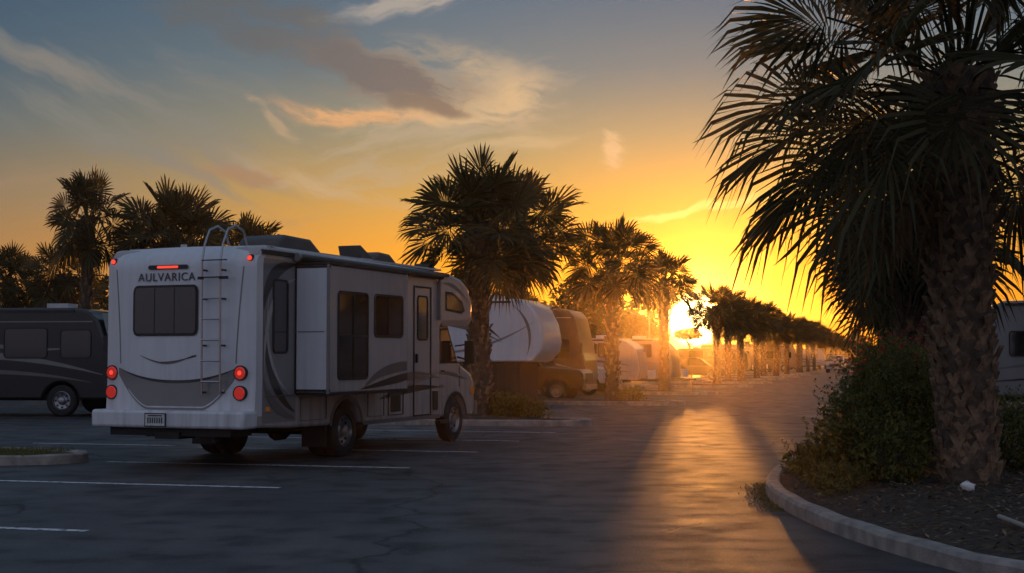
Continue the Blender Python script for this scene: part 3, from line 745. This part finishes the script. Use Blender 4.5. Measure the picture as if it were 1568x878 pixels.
bl=[]
for i in range(12):
    y=26+i*3.5; bl.append((5.9+.268*(y-23.6)+R.uniform(.3,1.2),y,.45,.8,.5))
leafmass('hedge',bl,9000,.08,'leaf',45)
def treeline(name,x0,x1,y,hmin,hmax,n,seed,size=.5,step=5):
    rn=random.Random(seed); bl=[]; x=x0
    while x<x1:
        h=rn.uniform(hmin,hmax); r=rn.uniform(2.2,3.6); yy=y+rn.uniform(-8,8)
        bl.append((x,yy,h*.55,r,h*.42))
        if rn.random()<.5: bl.append((x+rn.uniform(-1.5,1.5),yy,h*.8,r*.55,h*.2))
        x+=step*rn.uniform(.5,1.3)
    return leafmass(name,bl,n,size,'tleaf',seed,stems=False,long=1.3)
treeline('distant_trees',-60,-12,112,5,7.5,9000,1)
treeline('distant_trees',-14,12,125,5,7.0,7000,2)
treeline('distant_trees',52,150,300,4.5,8.0,10000,3,size=.8,step=7)
leafmass('added_shade_tree',[(4.6,88,4.3,2.1,2.0),(5.6,89,5.0,1.5,1.4),(3.8,88.5,5.3,1.3,1.2),(4.8,88,2,1.8,1.6)],5000,.22,'tleaf',51,stems=False,trunk=(4.6,88,3.5))
leafmass('added_shade_tree',[(9.0,104,3.0,1.9,1.4),(9.6,105,3.6,1.2,1.0),(8.2,104,4.0,1.1,.8)],4000,.22,'tleaf',52,stems=False,trunk=(9.0,104,3))
leafmass('added_shade_tree',[(18.7,150,4.15,1.1,.55),(19.5,150.5,4.05,.7,.4),(17.9,150,4.05,.8,.45)],2200,.22,'tleaf',53,stems=False,trunk=(18.7,150,3.2))  # made-up tree, added so its low crown shades the sun streak on the near road
rn=random.Random(9); b=B()
for i in range(5000):
    t=rn.uniform(.25,6.2); s=rn.uniform(-.72,.72)
    p=Vector((-6.35,20.9,.13))+q*(t+.2)+d*s
    a=rn.uniform(0,6.28); hgt=rn.uniform(.03,.09); sd=Vector((math.cos(a),math.sin(a),0))*.006; ln=Vector((rn.uniform(-.03,.03),rn.uniform(-.03,.03),hgt))
    b.add([p-sd,p+sd,p+ln],[(0,1,2)],'blade')
b.build('grass_tufts')
b=B()
for i in range(12000):
    y=rn.uniform(8.5,24)
    kx=min(rp,key=lambda pp:abs(pp[1]-y))[0]; x=kx+.12+rn.random()**.8*4
    if x>9: continue
    a=rn.uniform(0,3.14); l=rn.uniform(.015,.07); w=rn.uniform(.006,.018); c=Vector((math.cos(a),math.sin(a),rn.uniform(-.4,.4))); e=Vector((-math.sin(a),math.cos(a),rn.uniform(-.3,.3)))
    t=(x-kx)/4.6; p=Vector((x,y,.125+.10*math.sin(math.pi*min(1,t))))
    b.add([p-c*l,p-e*w,p+c*l,p+e*w],[(0,1,2,3)],rn.choice(['dead','mulch','boot','dead']))
b.build('leaf_litter')
b=B()
for i in range(900):
    y=rn.uniform(14.2,17.5); kx=min(rp,key=lambda pp:abs(pp[1]-y))[0]; x=kx-.09-abs(rn.gauss(0,.10))
    p=Vector((x,y,.0)); a=rn.uniform(0,6.28); sd=Vector((math.cos(a),math.sin(a),0))*.006; b.add([p-sd,p+sd,p+Vector((rn.uniform(-.05,.05),rn.uniform(-.05,.05),rn.uniform(.01,.035)))],[(0,1,2)],'blade')
b.build('kerbside_weeds')
b=B(); b.cyl((4.05,11.9,.21),(4.0,10.4,.2),.02,'stick',10); b.build('plastic_pipe')
b=B(); vs=[]
for i in range(6):
    for j in range(8):
        a=math.pi*i/5; t=2*math.pi*j/8; r=.075*(1+.9*mnoise.noise(Vector((i*1.3,j*1.7,.3)))); vs.append((4.55+r*1.3*math.sin(a)*math.cos(t),14.3+r*math.sin(a)*math.sin(t),.25+r*.6*math.cos(a)))
b.add(vs,[(i*8+j,i*8+(j+1)%8,(i+1)*8+(j+1)%8,(i+1)*8+j) for i in range(5) for j in range(8)],'paper'); b.build('crumpled_paper')
def lamp(x,y,h):
    b=B(); b.cyl((x,y,0),(x,y,.5),.14,'concrete',12); b.cyl((x,y,.5),(x,y,h),.07,'pole',10,r1=.045); b.cyl((x,y,h-.1),(x+.9,y,h+.05),.035,'pole',8); b.box(x+.7,x+1.25,y-.12,y+.12,h-.02,h+.08,'pole'); b.build('street_lamp')
lamp(8.3,86,5.2); lamp(52,215,8)

# ================================================================ SKY / LIGHT
SAZ=7.3; SEL=1.6
sd=Vector((math.sin(rad(SAZ))*math.cos(rad(SEL)),math.cos(rad(SAZ))*math.cos(rad(SEL)),math.sin(rad(SEL))))
W=bpy.data.worlds.new("World"); S.world=W; W.use_nodes=True; nt=W.node_tree; nt.nodes.clear(); N=nt.nodes.new; L=nt.links.new
def setin(sock,v):
    if isinstance(v,(int,float)): sock.default_value=v
    else: L(v,sock)
def Mt(op,a,b=0.0,c=0.0,clamp=False):
    n=N("ShaderNodeMath"); n.operation=op; n.use_clamp=clamp; setin(n.inputs[0],a); setin(n.inputs[1],b); setin(n.inputs[2],c); return n.outputs[0]
def smooth(v,a,b,o0=0.0,o1=1.0):
    n=N("ShaderNodeMapRange"); n.interpolation_type='SMOOTHSTEP'; setin(n.inputs[0],v); n.inputs[1].default_value=a; n.inputs[2].default_value=b; n.inputs[3].default_value=o0; n.inputs[4].default_value=o1; return n.outputs[0]
def mixc(f,a,b,mode='MIX'):
    n=N("ShaderNodeMix"); n.data_type='RGBA'; n.blend_type=mode; setin(n.inputs[0],f)
    for i,v in((6,a),(7,b)):
        if isinstance(v,tuple): n.inputs[i].default_value=(*v,1)
        else: L(v,n.inputs[i])
    return n.outputs[2]
tc=N("ShaderNodeTexCoord"); sx=N("ShaderNodeSeparateXYZ"); L(tc.outputs["Generated"],sx.inputs[0])
x,y,z=sx.outputs
Az=Mt('MULTIPLY',Mt('ARCTAN2',x,y),57.2958); El=Mt('MULTIPLY',Mt('ARCSINE',z),57.2958)
def ramp(src,els):
    r=N("ShaderNodeValToRGB"); cr=r.color_ramp
    while len(cr.elements)<len(els): cr.elements.new(.5)
    for e,(p,c) in zip(cr.elements,els): e.position=p; e.color=(*c,1)
    L(src,r.inputs[0]); return r.outputs[0]
t=Mt('DIVIDE',El,90.0,clamp=True)
g=lambda e:e/90
near=ramp(t,[(0,(.92,.26,.004)),(g(2.6),(.97,.32,.006)),(g(4.2),(.87,.345,.020)),(g(6.5),(.58,.335,.080)),(g(9),(.31,.275,.165)),(g(11.5),(.13,.19,.21)),(g(14.5),(.068,.14,.21)),(g(40),(.11,.165,.25)),(1,(.13,.185,.28))])
far=ramp(t,[(0,(.40,.15,.05)),(g(2.6),(.39,.18,.065)),(g(4.2),(.29,.17,.09)),(g(6.5),(.16,.145,.12)),(g(9),(.068,.110,.142)),(g(11.5),(.042,.086,.138)),(g(14.5),(.028,.070,.126)),(g(40),(.11,.165,.25)),(1,(.13,.185,.28))])
dA=Mt('ABSOLUTE',Mt('SUBTRACT',Az,SAZ))
sky=mixc(smooth(dA,5,37),near,far)
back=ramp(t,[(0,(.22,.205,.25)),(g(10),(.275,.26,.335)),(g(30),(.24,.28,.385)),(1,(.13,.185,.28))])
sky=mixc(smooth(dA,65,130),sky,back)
cv=N("ShaderNodeCombineXYZ"); L(Az,cv.inputs[0]); L(El,cv.inputs[1])
wn=N("ShaderNodeTexNoise"); wn.inputs["Scale"].default_value=.30; wn.inputs["Detail"].default_value=4; L(cv.outputs[0],wn.inputs["Vector"])
ws=N("ShaderNodeSeparateColor"); L(wn.outputs["Color"],ws.inputs[0])
A2=Mt('ADD',Az,Mt('MULTIPLY',Mt('SUBTRACT',ws.outputs[0],.5),2.6)); E2=Mt('ADD',El,Mt('MULTIPLY',Mt('SUBTRACT',ws.outputs[1],.5),1.7))
def field(rot,sx_,sy_,det,ro,seed):
    c=math.cos(rad(rot)); s=math.sin(rad(rot))
    u=Mt('ADD',Mt('MULTIPLY',A2,c*sx_),Mt('MULTIPLY',E2,s*sx_)); v=Mt('ADD',Mt('MULTIPLY',A2,-s*sy_),Mt('MULTIPLY',E2,c*sy_))
    cb=N("ShaderNodeCombineXYZ"); L(u,cb.inputs[0]); L(v,cb.inputs[1]); cb.inputs[2].default_value=seed
    nn=N("ShaderNodeTexNoise"); nn.inputs["Scale"].default_value=1.0; nn.inputs["Detail"].default_value=det; nn.inputs["Roughness"].default_value=ro; L(cb.outputs[0],nn.inputs["Vector"]); return nn.outputs[0]
F1=field(-24,.16,1.1,6,.62,3.3)
F2=field(14,.20,1.2,6,.62,8.1)
F3=field(-8,.34,1.15,7,.66,5.7)
def pxy(px,py): return ((px-784)/38.0,(550-py)/38.0)
def cloud(sky,px,py,lpx,hpx,rot,col,alpha,F,th=(.42,.62)):
    a0,e0=pxy(px,py); la=lpx/38.0; le=hpx/38.0; c=math.cos(rad(rot)); s=math.sin(rad(rot))
    da=Mt('SUBTRACT',A2,a0); de=Mt('SUBTRACT',E2,e0)
    u=Mt('ADD',Mt('MULTIPLY',da,c/la),Mt('MULTIPLY',de,s/la)); v=Mt('ADD',Mt('MULTIPLY',da,-s/le),Mt('MULTIPLY',de,c/le))
    r2=Mt('MULTIPLY_ADD',u,u,Mt('MULTIPLY',v,v)); gss=Mt('EXPONENT',Mt('MULTIPLY',r2,-1.0))
    cov=smooth(Mt('ADD',F,Mt('MULTIPLY',Mt('SUBTRACT',gss,1.0),.22)),th[0],th[1])
    m=Mt('MULTIPLY',Mt('MULTIPLY',cov,smooth(gss,.03,.75)),alpha)
    return mixc(m,sky,col)
cream=(.50,.38,.25)
sky=cloud(sky,230,180,330,120,-22,(.20,.20,.185),.8,F1,(.34,.66))
sky=cloud(sky,150,310,300,50,-8,(.32,.21,.135),.6,F2,(.34,.62))
sky=cloud(sky,650,205,230,80,16,(.42,.34,.24),.8,F2,(.32,.64))
sky=cloud(sky,400,45,260,60,-18,(.095,.112,.125),.9,F3,(.24,.56))
sky=cloud(sky,670,130,185,60,-12,cream,.95,F3,(.26,.58))
sky=cloud(sky,725,160,100,28,8,(.66,.46,.25),.9,F3,(.26,.54))
sky=cloud(sky,590,112,160,40,-14,(.12,.12,.13),.95,F3,(.24,.50))
sky=cloud(sky,655,158,64,15,-6,(.17,.14,.12),.9,F3,(.22,.46))
sky=cloud(sky,550,178,110,17,-2,(.74,.38,.17),.9,F3,(.30,.56))
sky=cloud(sky,520,290,160,22,-18,(.50,.35,.20),.85,F1,(.28,.56))
sky=cloud(sky,370,268,80,13,-4,(.34,.20,.12),.8,F3,(.28,.5))
sky=cloud(sky,630,8,130,18,10,(.38,.34,.30),.9,F2,(.28,.54))
sky=cloud(sky,1060,324,120,8,6,(1.0,.60,.20),.85,F2,(.20,.48))
sky=cloud(sky,945,222,18,42,8,(.62,.44,.25),.8,F3,(.30,.55))
sky=cloud(sky,415,190,55,11,-30,(.50,.34,.2),.6,F3,(.36,.64))
sky=cloud(sky,770,222,100,14,6,(.50,.38,.22),.7,F2,(.28,.54))
sky=cloud(sky,90,125,120,20,-16,(.22,.20,.175),.6,F1,(.28,.58))
dt=Mt('ADD',Mt('ADD',Mt('MULTIPLY',x,sd.x),Mt('MULTIPLY',y,sd.y)),Mt('MULTIPLY',z,sd.z)); ang=Mt('MULTIPLY',Mt('ARCCOSINE',Mt('MINIMUM',dt,.9999999)),57.2958)
core=smooth(ang,1.2,.5,0,14.0)
h1=Mt('MULTIPLY',Mt('EXPONENT',Mt('MULTIPLY',Mt('MULTIPLY',ang,ang),-1/(1.8*1.8))),2.4)
h2g=Mt('MULTIPLY',Mt('EXPONENT',Mt('DIVIDE',ang,-3.2)),.48)
def scale(col,f):
    n=N("ShaderNodeVectorMath"); n.operation='SCALE'; n.inputs[0].default_value=col; L(f,n.inputs[3]); return n.outputs[0]
sky=mixc(1.0,sky,scale((1,.78,.35),core),'ADD'); sky=mixc(1.0,sky,scale((1,.55,.09),h1),'ADD'); sky=mixc(1.0,sky,scale((.9,.38,.012),h2g),'ADD')
ns=N("ShaderNodeTexSky"); ns.sky_type='NISHITA'; ns.sun_disc=False; ns.sun_elevation=rad(SEL); ns.sun_rotation=rad(SAZ); ns.dust_density=2.0
nsS=N("ShaderNodeVectorMath"); nsS.operation='SCALE'; L(ns.outputs[0],nsS.inputs[0]); nsS.inputs[3].default_value=.010
sky=mixc(1.0,sky,nsS.outputs[0],'ADD')
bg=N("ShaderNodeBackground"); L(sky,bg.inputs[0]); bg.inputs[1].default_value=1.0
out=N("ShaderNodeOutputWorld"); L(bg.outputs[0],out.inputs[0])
sl=bpy.data.lights.new('sun','SUN'); sl.energy=2.3; sl.angle=rad(.5); sl.color=(1,.36,.06)
so=bpy.data.objects.new('sun',sl); so.rotation_euler=(-sd).to_track_quat('-Z','Y').to_euler(); so.location=(30,230,20); S.collection.objects.link(so)

# thin dusty evening air over the lot
hz=B(); hz.box(-120,200,-30,330,-.01,12,'black'); ho=hz.build('atmospheric_haze')
m=bpy.data.materials.new('haze'); m.use_nodes=True; n=m.node_tree; n.nodes.clear()
vs_=n.nodes.new('ShaderNodeVolumeScatter'); vs_.inputs['Density'].default_value=.00055; vs_.inputs['Anisotropy'].default_value=.94; vs_.inputs['Color'].default_value=(1,.82,.55,1)
o_=n.nodes.new('ShaderNodeOutputMaterial'); n.links.new(vs_.outputs[0],o_.inputs['Volume']); ho.data.materials[0]=m

cam=bpy.data.cameras.new('camera'); co=bpy.data.objects.new('camera',cam); S.collection.objects.link(co)
co.location=(0,0,1.52); co.rotation_euler=(rad(92.9),0,0); cam.lens=50; cam.sensor_width=36; cam.clip_end=6000; cam.clip_start=.05
S.camera=co
S.view_settings.view_transform='Standard'; S.view_settings.look='None'; S.view_settings.exposure=0
